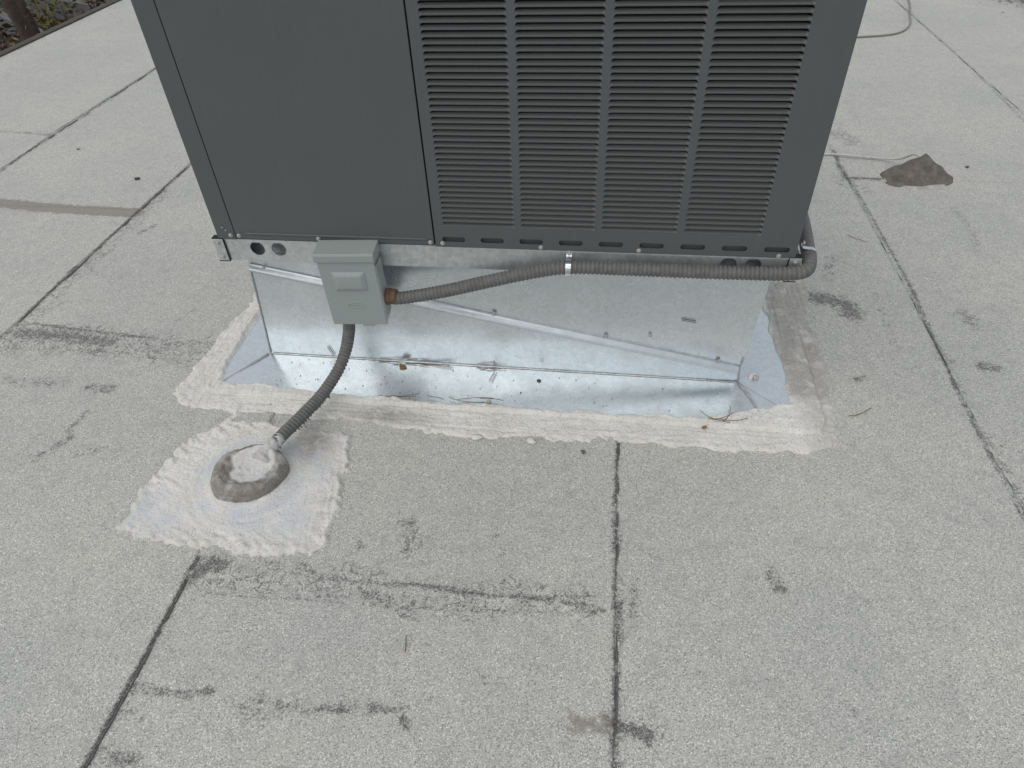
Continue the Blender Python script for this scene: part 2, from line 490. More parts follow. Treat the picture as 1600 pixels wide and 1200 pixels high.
# ------------------------------------------------------------------ ground and roof
gt = NT("leaf_strewn_ground")
gcol = gt.mix(gt.map(gt.noise(3, 6, .7), .35, .65), (.055, .043, .034), (.10, .08, .064))
gcol = gt.mix(gt.map(gt.noise(25, 3, .7), .55, .7), gcol, (.15, .12, .09))
gt.set(color=gcol, rough=.95, normal=gt.bump(gt.noise(20, 5, .7), .05, .6))
me = bpy.data.meshes.new("ground")
me.from_pydata([(-400, -400, -3.2), (400, -400, -3.2), (400, 400, -3.2), (-400, 400, -3.2)], [], [(0, 1, 2, 3)])
tag(link("ground", me, gt.m), kind="structure")

SEAMS = [-3.73, -2.606, -1.780, -.810, .086, .977, 1.925, 2.86, 3.80, 4.74]
ENDLAP = [2.93, 2.215, 1.386, .70, -1.4, 2.69, -2.0, -.9, 3.]
roof = box("roof", -3.715, 4.73, -3.95, 8.95, -.30, -.012, M["deck"])
tag(roof, kind="structure")
drip = box("drip_edge", -3.785, -3.726, -4.0, 9.0, -.09, .010, M["deck"], roof, .004)

YS = np.concatenate([np.arange(-4, .2, .12), np.arange(.2, 2.2, .008), np.arange(2.2, 3.6, .014), np.arange(3.6, 6.0, .03), np.arange(6.0, 9.01, .2)])

def sheet(x0, x1, ya, yb, front_lap, edge_x0, seed):
    ys = YS[(YS > ya + .004) & (YS < yb - .004)]
    ys = np.concatenate([[ya], ys, [yb]])
    nx = int((x1 - x0) / (.0105 if x0 < 2.5 and x1 > -3.8 else .06))
    xs = np.concatenate([[x0 - .035], np.linspace(x0, x1, nx), [x1 + .0008]])
    X, Y = np.meshgrid(xs, ys)
    u = np.clip((X - x0) / (x1 - x0), -.1, 1)
    Z = .0036 * u + .0012 * (fbm(X * 3.1, Y * 3.1, 5) - .5)
    if front_lap:
        Z = Z + .0030 * np.exp(-np.clip(Y - ya, 0, 9) / .09)
    wob = .007 * (fbm(Y * 9, Y * 0 + seed, 3, 5) - .5)
    X = X + np.where(u > .97, wob, 0) * np.clip((u - .97) / .03, 0, 1)
    if front_lap:
        wy = .012 * (fbm(X * 7, X * 0 + seed, 8, 5) - .5)
        Y = Y + np.where(Y < ya + .02, wy, 0)
    Z[:, -1] = -.002
    Z[:, 0] = -.003
    if front_lap: Z[0, :] = -.003; Y[0, :] = Y[1, :] - .001
    D = np.zeros(X.shape); T = np.zeros(X.shape); C = np.zeros(X.shape)
    for k, w, s, pts in STAINS:
        P = np.array(pts)
        if P[:, 0].max() + .3 < x0 or P[:, 0].min() - .3 > x1: continue
        d = seg_dist(X, Y, pts)
        g = s * np.exp(-(d / w) ** 2) if k != 't' else s * np.clip(1.25 - d / w, 0, 1)
        A = {'d': D, 't': T, 'c': C}[k]
        np.maximum(A, g, out=A)
    # worn selvedge beside every lap
    lap = np.exp(-((X - x0 - .002) / .009) ** 2) * (.25 + .75 * fbm(Y * 3.3, Y * 0 + 3 * seed, 21, 4))
    D = np.maximum(D, lap * .72)
    C = np.maximum(C, np.exp(-((X - x0 - .012) / .014) ** 2) * (.2 + .8 * fbm(Y * 2.1, Y * 0 + seed, 33, 3)))
    return grid_mesh("roofing_sheet", X, Y, Z, M["roof"], roof, None, {"dark": D, "tan": T, "crack": C})

for i in range(len(SEAMS) - 1):
    lp = ENDLAP[i]
    sheet(SEAMS[i], SEAMS[i + 1], -4.0, lp + .05, False, None, i + 1)
    sheet(SEAMS[i], SEAMS[i + 1], lp, 9.0, True, None, i + 40)

# ------------------------------------------------------------------ roof curb with flashing flange
curb = empty("roof_curb", (-.25, 1.77, 0))
tag(curb, "galvanised sheet metal roof curb with wide base flange under the air conditioner", "roof curb")
CI = Matrix.Translation((.25, -1.77, 0))
def cz(x): return .3628 + .0108 * (x + .235)
BL, BR, TL, TR, CF, CB_ = -.909, .402, -.881, .417, 1.411, 2.12
FX0, FX1, FY0, FY1, FZ = -1.035, .600, 1.249, 2.30, .0105

def patch4(name, a, b, c, d, nu, nv, amp, normal, mat, seed, thick=.0012):
    """bilinear sheet a-b-c-d with a gentle buckle along `normal`"""
    a, b, c, d, normal = map(lambda q: np.array(q, float), (a, b, c, d, normal))
    u, v = np.meshgrid(np.linspace(0, 1, nu), np.linspace(0, 1, nv))
    P = (a * (1 - u)[..., None] + b * u[..., None]) * (1 - v)[..., None] + (d * (1 - u)[..., None] + c * u[..., None]) * v[..., None]
    w = (fbm(u * np.linalg.norm(b - a) * 4, v * np.linalg.norm(d - a) * 4, seed, 2) - .5) * amp * (4 * u * (1 - u)) ** .35 * (4 * v * (1 - v)) ** .35
    P = P + w[..., None] * normal
    V = P.reshape(-1, 3) - np.array([-.25, 1.77, 0])
    F = [(j * nu + i, j * nu + i + 1, (j + 1) * nu + i + 1, (j + 1) * nu + i) for j in range(nv - 1) for i in range(nu - 1)]
    return pts_mesh(name, V, F, mat, curb)

z0 = FZ - .001
GX0, GX1, GY0, GY1 = FX0 + .016, FX1 - .020, FY0 + .010, FY1
patch4("curb_wall", (BL, CF, z0), (BR, CF, z0), (TR, CF, cz(TR)), (TL, CF, cz(TL)), 48, 14, .007, (0, -1, 0), M["galv"], 3)
patch4("curb_wall", (BL, CB_, z0), (BL, CF + .0005, z0), (TL, CF + .0005, cz(TL)), (TL, CB_, cz(TL)), 20, 8, .003, (-1, 0, 0), M["galv"], 4)
patch4("curb_wall", (BR, CF + .0005, z0), (BR, CB_, z0), (TR, CB_, cz(TR)), (TR, CF + .0005, cz(TR)), 20, 8, .003, (1, 0, 0), M["galv"], 5)
patch4("curb_wall", (BL, CB_, z0), (BR, CB_, z0), (TR, CB_, cz(TR)), (TL, CB_, cz(TL)), 20, 8, .003, (0, 1, 0), M["galv"], 6)
patch4("flange", (GX0, GY0, FZ - .003), (GX1, GY0, FZ - .003), (BR, CF, FZ + .0065), (BL, CF, FZ + .0065), 60, 10, .0035, (0, 0, 1), M["galv"], 7)
patch4("flange", (GX0, GY1, FZ - .0022), (GX0, GY0, FZ - .0022), (BL, CF, FZ + .0068), (BL, CB_, FZ + .014), 40, 10, .012, (0, 0, 1), M["galv"], 8)
patch4("flange", (GX1, GY0, FZ - .0022), (GX1, GY1, FZ - .0022), (BR, CB_, FZ + .014), (BR, CF, FZ + .0068), 40, 10, .007, (0, 0, 1), M["galv"], 9)
patch4("flange", (GX1, GY1, FZ - .003), (GX0, GY1, FZ - .003), (BL, CB_, FZ + .002), (BR, CB_, FZ + .002), 30, 8, .003, (0, 0, 1), M["galv"], 10)

# diagonal folded seam across the front of the curb
A, B = np.array((-.879, CF - .0045, .3087)), np.array((.393, CF - .0045, .0605))
dirv = (B - A) / np.linalg.norm(B - A); vv = np.array((-dirv[2], 0, dirv[0])); ww = np.array((0, -1., 0))
prof = [(-.004, .0150), (.0015, .0135), (.0045, .0100), (.0105, .0050), (.0125, .0015), (.0120, -.0040), (.0095, -.0062), (.0045, -.0070), (.0040, -.0098), (.0005, -.0100)]
V, F = [], []
NS = 60
for k in range(NS):
    t = k / (NS - 1)
    c = A + (B - A) * t + vv * .0016 * math.sin(t * 9) * t * (1 - t)
    for w, v in prof: V.append(c + ww * w + vv * v - np.array([-.25, 1.77, 0]))
m_ = len(prof)
for k in range(NS - 1):
    for j in range(m_ - 1): F.append((k * m_ + j, k * m_ + j + 1, (k + 1) * m_ + j + 1, (k + 1) * m_ + j))
F.append(tuple(range(m_))); F.append(tuple((NS - 1) * m_ + j for j in range(m_))[::-1])
pts_mesh("trim_strip", V, F, M["trim"], curb, False)

# solder / sealant beads on the flange corners and up the right edge
def bead(pts, r, mat, parent, off, seed, name="corner_bead"):
    n = max(20, int(sum(math.dist(a, b) for a, b in zip(pts, pts[1:])) / .004))
    C, s = catmull(pts, n)
    rr = r * (.6 + .8 * fbm(s * 90, s * 0, seed, 3))
    a = np.linspace(0, 2 * np.pi, 8, endpoint=False)
    wob = [1 + .35 * (vnoise(np.cos(a) * 2 + k * .7, np.sin(a) * 2, seed) - .5) for k in range(n)]
    return tube(name, C - np.array(off), rr, mat, parent, 8, wob)
OFF = (-.25, 1.77, 0)
bead([(-.912, 1.405, .019), (-.945, 1.36, .0145), (-.985, 1.31, .009), (-1.0, 1.285, .008)], .0034, M["solder"], curb, OFF, 3)
bead([(.405, 1.402, .019), (.425, 1.36, .0155), (.445, 1.30, .011), (.450, 1.265, .010)], .0034, M["solder"], curb, OFF, 4)
bead([(.404, 1.408, .015), (.3985, 1.409, .06), (.401, 1.409, .10)], .0026, M["solder"], curb, OFF, 5)
bead([(.32, 1.408, .0175), (.36, 1.408, .0175), (.402, 1.407, .018)], .0018, M["solder"], curb, OFF, 6)
bead([(-.906, 1.4085, .02), (-.896, 1.4095, .14), (-.884, 1.4095, .30)], .0022, M["solder"], curb, OFF, 7)

bead([(-.90, 1.4075, .0172), (-.5, 1.4070, .0172), (-.1, 1.4072, .0172), (.32, 1.4075, .0172)], .0010, M["grime"], curb, OFF, 9, "crease_grime")

def bleed(pts, r, seed, cut=.46):
    """bitumen squeezed out along a lap: a low irregular bead that comes and goes"""
    n = int(sum(math.dist(p, q) for p, q in zip(pts, pts[1:])) / .004)
    C, s = catmull([(x, y, 0) for x, y in pts], n)
    f = fbm(s * 22, s * 0, seed, 4)
    g = np.clip((f - cut) / .25, 0.03, 1)
    C[:, 0] += .004 * (fbm(s * 35, s * 0 + 4, seed + 1, 3) - .5)
    C[:, 1] += .004 * (fbm(s * 35, s * 0 + 9, seed + 2, 3) - .5)
    V, F = tube_data(C, r * .55 * g, 7)
    V[:, 2] = .0016 + V[:, 2] * .75
    return pts_mesh("bitumen_bead", V, F, M["bitumen"], roof, True)
bleed([(.0905, 1.17), (.0905, .80), (.0915, .42), (.0905, .25)], .0050, 101)
bleed([(-.8060, .745), (-.8055, .50), (-.8060, .25)], .0050, 104, .40)
bleed([(-1.7750, 1.40), (-1.7740, 1.9), (-1.7740, 2.7)], .0060, 107)
bleed([(-2.6010, 2.4), (-2.6010, 3.2), (-2.6000, 4.0)], .0065, 110)
bleed([(.9815, .95), (.9820, 1.6), (.9815, 2.9)], .0048, 113)
bleed([(1.9300, 3.2), (1.9300, 4.4), (1.9300, 5.6)], .0060, 116)
bleed([(-.336, .728), (-.174, .721), (-.030, .725), (.009, .715), (.041, .718), (.072, .706)], .0034, 119, .34)

def hex_mesh(name, r=.0045, h=.004, washer=.0062):
    bm = bmesh.new()
    R = Matrix.Rotation(math.pi / 2, 4, 'X')                # +z of the profile -> -y
    lathe_bm(bm, [(washer, 0), (washer, .0008), (washer * .8, .0013)], 14, R)
    lathe_bm(bm, [(r, .001), (r, h), (r * .75, h + .0008)], 6, R)
    bmesh.ops.recalc_face_normals(bm, faces=bm.faces)
    me = bpy.data.meshes.new(name); bm.to_mesh(me); bm.free()
    me.materials.append(M["zinc"])
    return me
SCREW = hex_mesh("screw")
def screw(loc, parent, s=1.0, rot=(0, 0, 0)):
    o = bpy.data.objects.new("screw", SCREW); COL.objects.link(o)
    o.parent = parent; o.location = loc; o.scale = (s, s, s); o.rotation_euler = rot
    return o
for x, z, s in [(-.8415, .312, .9), (-.248, .2045, 1), (.044, .1515, .9), (.156, .161, .8), (.339, .0895, 1), (-.256, .03, .5)]:
    screw((x + .25, CF - .006 - 1.77, z), curb, s)
screw((-.001, 1.276 - 1.77, .0115), curb, 1, (-math.pi / 2, 0, 0))

def strip_mark(p, q, w, parent, off, mat, name, out=(0, -1, 0)):
    p, q, out = np.array(p, float), np.array(q, float), np.array(out, float)
    d = (q - p) / np.linalg.norm(q - p); n = np.cross(d, out) * w / 2
    V = [p - n, p + n, q + n, q - n]; V = V + [v + out * .0006 for v in V]
    V = np.array(V) - np.array(off)
    return pts_mesh(name, V, [(0, 1, 2, 3), (4, 5, 6, 7), (0, 1, 5, 4), (1, 2, 6, 5), (2, 3, 7, 6), (3, 0, 4, 7)], mat, parent, False)
for p, q in [((.227, CF - .004, .2190), (.262, CF - .004, .2145)), ((.229, CF - .004, .2130), (.264, CF - .004, .2085)), ((-.7235, CF - .003, .0585), (-.7115, CF - .003, .027)), ((-.729, CF - .003, .0555), (-.717, CF - .003, .024))]:
    strip_mark(p, q, .0016, curb, OFF, M["ink"], "scribed_mark")
for p, q in [((-.262, 1.352, .0165), (-.252, 1.388, .0185)), ((-.254, 1.350, .0165), (-.245, 1.386, .0185))]:
    strip_mark(p, q, .0014, curb, OFF, M["ink"], "scribed_mark", (0, 0, 1))

# ------------------------------------------------------------------ mastic: band round the flange
def smooth01(x): x = np.clip(x, 0, 1); return x * x * (3 - 2 * x)

OUT = [(-1.125, 1.255), (-1.075, 1.19), (-.95, 1.178), (-.70, 1.182), (-.55, 1.172), (-.34, 1.158), (-.1, 1.168), (.14, 1.172), (.36, 1.172), (.55, 1.178), (.61, 1.21), (.635, 1.30), (.64, 1.45), (.655, 1.62), (.675, 1.85), (.69, 2.10), (.70, 2.40), (-1.09, 2.40), (-1.075, 2.0), (-1.085, 1.68), (-1.105, 1.45)]
INN = [(-1.005, 1.282), (-.92, 1.282), (-.715, 1.272), (-.45, 1.268), (-.188, 1.264), (.10, 1.268), (.30, 1.276), (.385, 1.292), (.43, 1.318), (.49, 1.333), (.530, 1.345), (.527, 1.50), (.520, 1.72), (.505, 2.15), (.49, 2.2), (-1.0, 2.2), (-1.022, 1.95), (-1.028, 1.60), (-1.02, 1.40)]
xs, ys = np.arange(-1.16, .74, .0030), np.arange(1.13, 2.42, .0030)
X, Y = np.meshgrid(xs, ys)
sdo = poly_sd(X, Y, OUT) + .050 * (fbm(X * 14, Y * 14, 51, 5) - .5) + .016 * (fbm(X * 70, Y * 70, 54, 3) - .5)
sdi = -poly_sd(X, Y, INN) + .034 * (fbm(X * 17, Y * 17, 52, 5) - .5)
fl = np.minimum(np.minimum(X - FX0, FX1 - X), Y - FY0)
cr = np.hypot(np.maximum(X - (FX1 - .045), 0), np.maximum((FY0 + .045) - Y, 0))
fl = np.where((X > FX1 - .045) & (Y < FY0 + .045), .045 - cr, fl)
cl = np.hypot(np.maximum((FX0 + .03) - X, 0), np.maximum((FY0 + .03) - Y, 0))
fl = np.where((X < FX0 + .03) & (Y < FY0 + .03), .03 - cl, fl)
base = .0030 + .0095 * smooth01((fl + .009) / .006)
sideband = (X > .50) | (X < -.99)
streak = np.where(sideband, fbm(X * 150, Y * 7, 60, 4), fbm(X * 7, Y * 150, 61, 4)) - .5
rough = fbm(X * 60, Y * 60, 62, 4) - .5
bumpy = .0065 * streak + .0085 * rough
edge = np.minimum(sdo / .009, sdi / .006)
Z = base - .006 + .0098 * smooth01(np.minimum(edge, 1)) ** .7 + bumpy * np.clip(edge * 1.5, .25, 1)
# groove at the hidden edge of the flange
Z -= .0062 * np.exp(-((fl + .0055) / .0030) ** 2)
tanb = .62 * smooth01((X - .515) / .03) * smooth01((Y - 1.30) / .10)
tanb = np.maximum(tanb, .75 * np.exp(-(((X + .52) / .10) ** 2 + ((Y - 1.20) / .035) ** 2)))
tanb = np.maximum(tanb, .35 * smooth01((X - .52) / .08))
tanb = np.maximum(tanb, .12 * fbm(X * 5, Y * 5, 70, 3))
band = grid_mesh("sealant_band", X, Y, Z, M["mastic"], None, np.minimum(sdo, sdi) > -.006, {"tan": tanb, "smooth": np.zeros(X.shape)})
tag(band, "rough cream white sealant brushed in a band around the curb flange", "sealant")

# ------------------------------------------------------------------ mastic: patch and collar at the conduit's roof penetration
seal = empty("penetration_seal", (-.778, .963, 0))
tag(seal, "white sealant patch with a brown round collar where the conduit enters the roof", "sealant patch")
PP = [(-.985, 1.085), (-.955, 1.125), (-.925, 1.150), (-.737, 1.145), (-.64, 1.135), (-.578, 1.142), (-.562, 1.03), (-.550, .90), (-.542, .80), (-.56, .772), (-.685, .752), (-.76, .768), (-.86, .765), (-1.025, .795), (-1.035, .93), (-1.01, 1.03)]
xs, ys = np.arange(-1.12, -.48, .0032), np.arange(.69, 1.22, .0032)
X, Y = np.meshgrid(xs, ys)
sd = poly_sd(X, Y, PP) + .040 * (fbm(X * 22, Y * 22, 81, 5) - .5) + .022 * (fbm(X * 75, Y * 75, 84, 3) - .5)
spk = poly_sd(X, Y, [(-.935, 1.13), (-.925, 1.20), (-.905, 1.20), (-.90, 1.13)]) + .014 * (fbm(X * 60, Y * 60, 86, 3) - .5)
sd = np.maximum(sd, spk)
rr_ = np.hypot(X + .778, (Y - .963))
ang = np.arctan2(Y - .963, X + .778)
smoothm = np.maximum.reduce([np.exp(-(((X + .955) / .085) ** 2 + ((Y - .845) / .06) ** 2)), np.exp(-(((X + .76) / .09) ** 2 + ((Y - .845) / .035) ** 2)), np.exp(-(((X + .635) / .05) ** 2 + ((Y - 1.06) / .09) ** 2)), .8 * np.exp(-(((rr_ - .115) / .022) ** 2)), .7 * np.exp(-(((X + .64) / .05) ** 2 + ((Y - .86) / .06) ** 2))])
smoothm = np.clip(smoothm * 1.2, 0, 1)
st = fbm(X * 20 - Y * 10, X * 50 + Y * 110, 82, 4) - .5
circ = fbm(rr_ * 130, ang * 2.5, 85, 4) - .5
wgt = smooth01((.20 - rr_) / .08)
edgeband = 1 - smooth01((sd - .03) / .03)
right = smooth01((X + .66) / .06)
stre = fbm(X * 130 + Y * 20, Y * 14, 87, 4) - .5
body = (st * (1 - right) + stre * right) * (1 - wgt) + circ * wgt
Z = .0035 - .006 + .0105 * smooth01(sd / .006) ** .6 + (.0100 * body + .013 * edgeband * (fbm(X * 70, Y * 70, 83, 4) - .5)) * (1 - .7 * smoothm) + .010 * np.exp(-np.clip(rr_ - .085, 0, 1) / .03)
tanp = np.maximum(.8 * np.exp(-(((X + .66) / .05) ** 2 + ((Y - 1.09) / .06) ** 2)), .06 * edgeband)
grid_mesh("patch", X + .778, Y - .963, Z, M["mastic"], seal, sd > -.006, {"tan": tanp, "smooth": smoothm})

# collar: a low round drum of brown mastic with a whitish fill
NR, NA = 46, 96
V, F, tn, sm = [], [], [], []
for i in range(NR):
    q = i / (NR - 1)
    for k in range(NA):
        a = 2 * math.pi * k / NA
        R = .084 * (1 + .05 * math.sin(2 * a + .6) + .025 * math.sin(5 * a))
        # profile: out from the centre over a shallow dish, rim, steep side
        if q < .55:
            r = R * .70 * q / .55; h = .040 + .014 * (q / .55) ** 3
        elif q < .85:
            t_ = (q - .55) / .30 * math.pi / 2; r = R * (.70 + .30 * math.sin(t_)); h = .027 + .028 * math.cos(t_)
        else:
            t_ = (q - .85) / .15; r = R * (1.0 + .03 * t_); h = .027 * (1 - t_) - .002
        x, y = r * math.cos(a), r * math.sin(a)
        V.append([x, y, h]); tn.append(r / R)
V = np.array(V); tn = np.array(tn)
x, y = V[:, 0], V[:, 1]
aa = np.arctan2(y, x)
swirl = fbm(np.hypot(x, y) * 150 + aa * 1.2, aa * 1.5, 90, 4) - .5
V[:, 2] += .0065 * swirl * (V[:, 2] > .004) + .004 * (fbm(x * 60, y * 60, 91, 3) - .5) * (V[:, 2] > .004)
fillc = np.hypot((x - .012) / .058, (y - .012) / .058) + .5 * (fbm(x * 35, y * 35, 92, 4) - .5)
V[:, 2] += .020 * np.exp(-(((x - .030) / .026) ** 2 + ((y - .044) / .030) ** 2))
V[:, 2] -= .004 * np.exp(-((fillc - 1.0) / .12) ** 2) * (V[:, 2] > .02)
tan_c = smooth01((fillc - .82) / .2)
tan_c = np.maximum(tan_c, .25 * (swirl + .5))
for i in range(NR - 1):
    for k in range(NA): F.append((i * NA + k, i * NA + (k + 1) % NA, (i + 1) * NA + (k + 1) % NA, (i + 1) * NA + k))
collar = pts_mesh("collar", V, F, M["mastic"], seal)
for nm, arr in (("tan", tan_c), ("smooth", np.ones(len(V)) * .75)):
    at = collar.data.attributes.new(nm, 'FLOAT', 'POINT'); at.data.foreach_set("value", arr.astype(np.float32))

# ------------------------------------------------------------------ rooftop air conditioner
UNIT_ROT = -.0108
unit = empty("rooftop_air_conditioner", (-.235, 1.366, .364), (0, UNIT_ROT, 0))
tag(unit, "large dark grey rooftop air conditioner cabinet with louvered panel on a galvanised base rail", "air conditioner")
HW, DEP, ZB, ZT = .6755, .80, .060, .86

def holed_panel(name, x0, x1, z0_, z1_, holes, y, mat, parent, lip=.0016, ret=.014):
    """flat plate in the x-z plane at depth y with outlines cut out; edges turned back"""
    bm = bmesh.new()
    def loop(pts):
        vs = [bm.verts.new((px, y, pz)) for px, pz in pts]
        return [bm.edges.new((vs[i], vs[(i + 1) % len(vs)])) for i in range(len(vs))], vs
    es, vo = loop([(x0, z0_), (x1, z0_), (x1, z1_), (x0, z1_)])
    hv = []
    for h in holes:
        e, v = loop(h); es = es + e; hv.append(v)
    bmesh.ops.triangle_fill(bm, use_beauty=True, use_dissolve=False, edges=es)
    for v in hv + [vo]:
        dep = lip if v is not vo else ret
        bk = [bm.verts.new((q.co.x, y + dep, q.co.z)) for q in v]
        for i in range(len(v)):
            j = (i + 1) % len(v)
            bm.faces.new((v[i], v[j], bk[j], bk[i]))
    return from_bm(name, bm, mat, parent)

def slot_outline(xa, xb, za, zb, r_top, r_bot, n=4):
    pts = []
    for cx, cz_, r, a0 in ((xb - r_bot, za + r_bot, r_bot, -90), (xb - r_top, zb - r_top, r_top, 0), (xa + r_top, zb - r_top, r_top, 90), (xa + r_bot, za + r_bot, r_bot, 180)):
        for k in range(n + 1):
            a = math.radians(a0 + 90 * k / n)
            pts.append((cx + r * math.cos(a), cz_ + r * math.sin(a)))
    return pts

COLX = [-.111 + .1797 * k for k in range(4)]
LW, PITCH, LH, LZ0, NROW = .1645, .01252, .0112, .1135, 52
holes = []
for cx in COLX:
    for r in range(NROW):
        zb_ = LZ0 + r * PITCH
        holes.append(slot_outline(cx, cx + LW, zb_, zb_ + LH, .0058, .0012, 4))
for k in range(9):
    c = -.0895 + .0903 * k
    holes.append(slot_outline(c - .027, c + .027, .0735, .0865, .0062, .0062, 4))
PY = -.0045
lp = holed_panel("louver_panel", -.1335, HW, ZB, ZT, holes, PY, M["cabinet"], unit)

# one louver blade: a scoop pressed inwards from the lower lip
nxs = [0, .0022, .0045, .007, .011, LW / 2, LW - .011, LW - .007, LW - .0045, LW - .0022, LW]
pf = [(.0000, -.0004), (.0020, .0004), (.0042, .0014), (.0068, .0030), (.0090, .0046), (.0104, .0057), (.0110, .0052)]
V, F = [], []
for xq in nxs:
    e = min(1, min(xq, LW - xq) / .009); e = math.sin(e * math.pi / 2) ** .8
    for yy, zz in pf: V.append((xq, .0009 + yy * e, zz))
m_ = len(pf)
for i in range(len(nxs) - 1):
    for j in range(m_ - 1): F.append((i * m_ + j, (i + 1) * m_ + j, (i + 1) * m_ + j + 1, i * m_ + j + 1))
BLADE = bpy.data.meshes.new("louver"); BLADE.from_pydata(V, [], F)
BLADE.polygons.foreach_set("use_smooth", [True] * len(BLADE.polygons)); BLADE.materials.append(M["louver"])
for cx in COLX:
    for r in range(NROW):
        o = bpy.data.objects.new("louver", BLADE); COL.objects.link(o)
        o.parent = lp; o.location = (cx, PY, LZ0 + r * PITCH)

ap = holed_panel("access_panel", -.6255, -.1372, ZB + .004, ZT, [], PY - .0005, M["cabinet"], unit)
# folded bead along the foot of the access panel
C = [(-.612 + .468 * t, PY - .0008, .0790) for t in np.linspace(0, 1, 30)]
tube("bottom_bead", C, [.0006] + [.0026] * 28 + [.0006], M["cabinet"], ap, 10)
holed_panel("corner_post", -HW, -.6292, ZB, ZT, [], PY + .0015, M["cabinet"], unit, ret=.03)

bm = bmesh.new()
bm_box(bm, -HW + .0015, -HW + .0035, .030, DEP, ZB, ZT - .002)
bm_box(bm, HW - .0035, HW - .0015, .012, DEP, ZB, ZT - .002)
bm_box(bm, -HW + .0035, HW - .0035, DEP - .002, DEP, ZB, ZT - .002)
from_bm("side_panel", bm, M["cabinet"], unit)
box("top_cover", -HW - .012, HW + .012, -.018, DEP + .012, ZT, ZT + .035, M["cabinet"], unit, .006)
box("sill_plate", -.125, HW - .01, .0050, .0062, .0605, .0960, M["cabinet"], lp)
box("dark_backing", -HW + .006, HW - .006, .020, .030, ZB + .001, ZT - .004, M["dark"], unit)  # near-black slab added behind louvers and gaps; its colour stands for the shade inside
box("base_pan", -HW - .004, HW + .004, .006, DEP - .004, .047, .0595, M["rail"], unit, .001)

def circ_pts(cx, cz_, r, n=24): return [(cx + r * math.cos(2 * math.pi * k / n), cz_ + r * math.sin(2 * math.pi * k / n)) for k in range(n)]
RW = .692
rail = holed_panel("base_rail", -.668, .668, 0, .0595, [circ_pts(c, .035, .0185) for c in (-.584, -.529, .537, .591)], 0, M["rail"], unit, lip=.002, ret=.002)
box("bottom_lip", -.668, .668, .0022, .040, .0001, .0020, M["rail"], rail)
box("rail_backing", -.66, .66, .034, .036, .003, .046, M["rail"], rail)
box("joint_strip", -.1345, -.1325, -.0012, .001, .001, .0590, M["rail"], rail)
for nm, a, b in (("base_rail", -RW, -RW + .002), ("base_rail", RW - .002, RW)):
    box(nm, a, b, .0, DEP, 0, .0595, M["rail"], unit)
box("base_rail", -.668, .668, DEP, DEP + .002, 0, .0595, M["rail"], unit)
for s in (-1, 1):
    xa, xb = sorted((s * RW, s * .6655))
    bk = box("corner_bracket", xa, xb, -.0042, .0, -.0006, .0605, M["rail"], unit, .0012)
    box("bracket_edge", min(s * .6655, s * .6635), max(s * .6655, s * .6635), -.0046, -.0005, -.001, .0608, M["dark"], bk)
    box("bracket_edge", xa - .001, xb + .001, -.005, .012, .0606, .0622, M["dark"], bk)
    box("bracket_edge", xa - .0005, xb + .0005, -.0045, .012, -.0022, -.0008, M["dark"], bk)
    for z in (.011, .050): screw((s * .679, -.0044, z), bk, .95)
# thin bright lip under the louvered panel
box("bare_metal_edge", -.1335, .664, -.0052, -.0008, .0572, .0598, M["rail"], unit)
for x, z in [(-.6395, .072), (-.6175, .0725), (-.418, .0712), (-.1455, .0712), (-.1170, .0690), (.113, .0665), (.335, .0665), (.640, .0645), (-.655, .092), (-.648, .085)]:
    screw((x, PY - (.001 if x < -.14 else 0) + (.0015 if x < -.63 else 0), z), unit, .9 if z < .08 else .35)

# ------------------------------------------------------------------ electrical disconnect box
bx = empty("disconnect_box", (-.5735, 1.3600, .2262), (0, -.030, .045))
tag(bx, "small grey metal electrical disconnect box mounted on the base rail", "electrical box")
bm = bmesh.new(); bm_box(bm, -.0675, .0675, -.0480, 0, 0, .188, .003, 2); from_bm("body", bm, M["boxgrey"], bx)
# front cover: shallow pan with a raised pillow pressed into it
bm = bmesh.new(); bm_box(bm, -.0690, .0690, -.0560, -.0485, -.003, .178, .0022, 2)
cover = from_bm("cover", bm, M["boxgrey"], bx)
def frustum(name, xa, xb, za, zb, y0, y1, inset, mat, parent, bev=.003, insz=None):
    iz = inset if insz is None else insz
    bm = bmesh.new()
    a = [bm.verts.new(p) for p in ((xa, y0, za), (xb, y0, za), (xb, y0, zb), (xa, y0, zb))]
    b = [bm.verts.new(p) for p in ((xa + inset, y1, za + iz), (xb - inset, y1, za + iz), (xb - inset, y1, zb - iz), (xa + inset, y1, zb - iz))]
    bm.faces.new(a); bm.faces.new(b)
    for i in range(4): bm.faces.new((a[i], a[(i + 1) % 4], b[(i + 1) % 4], b[i]))
    bmesh.ops.bevel(bm, geom=list(bm.edges), offset=bev, segments=3, affect='EDGES', profile=.5)
    return from_bm(name, bm, mat, parent, True)
frustum("raised_panel", -.0430, .0430, .098, .154, -.0557, -.0640, .013, M["boxgrey"], cover, .0032, .011)
# oval emblem pressed into the cover
C = [(.003 + .0215 * math.cos(a), -.0561, .056 + .0085 * math.sin(a)) for a in np.linspace(0, 2 * math.pi, 41)]
tube("emblem", C, .0010, M["boxgrey"], cover, 8)
C = [(-.010 + .026 * t, -.0561, .056 + .0025 * math.sin(t * 15)) for t in np.linspace(0, 1, 24)]
tube("emblem", C, .0008, M["boxgrey"], cover, 8)
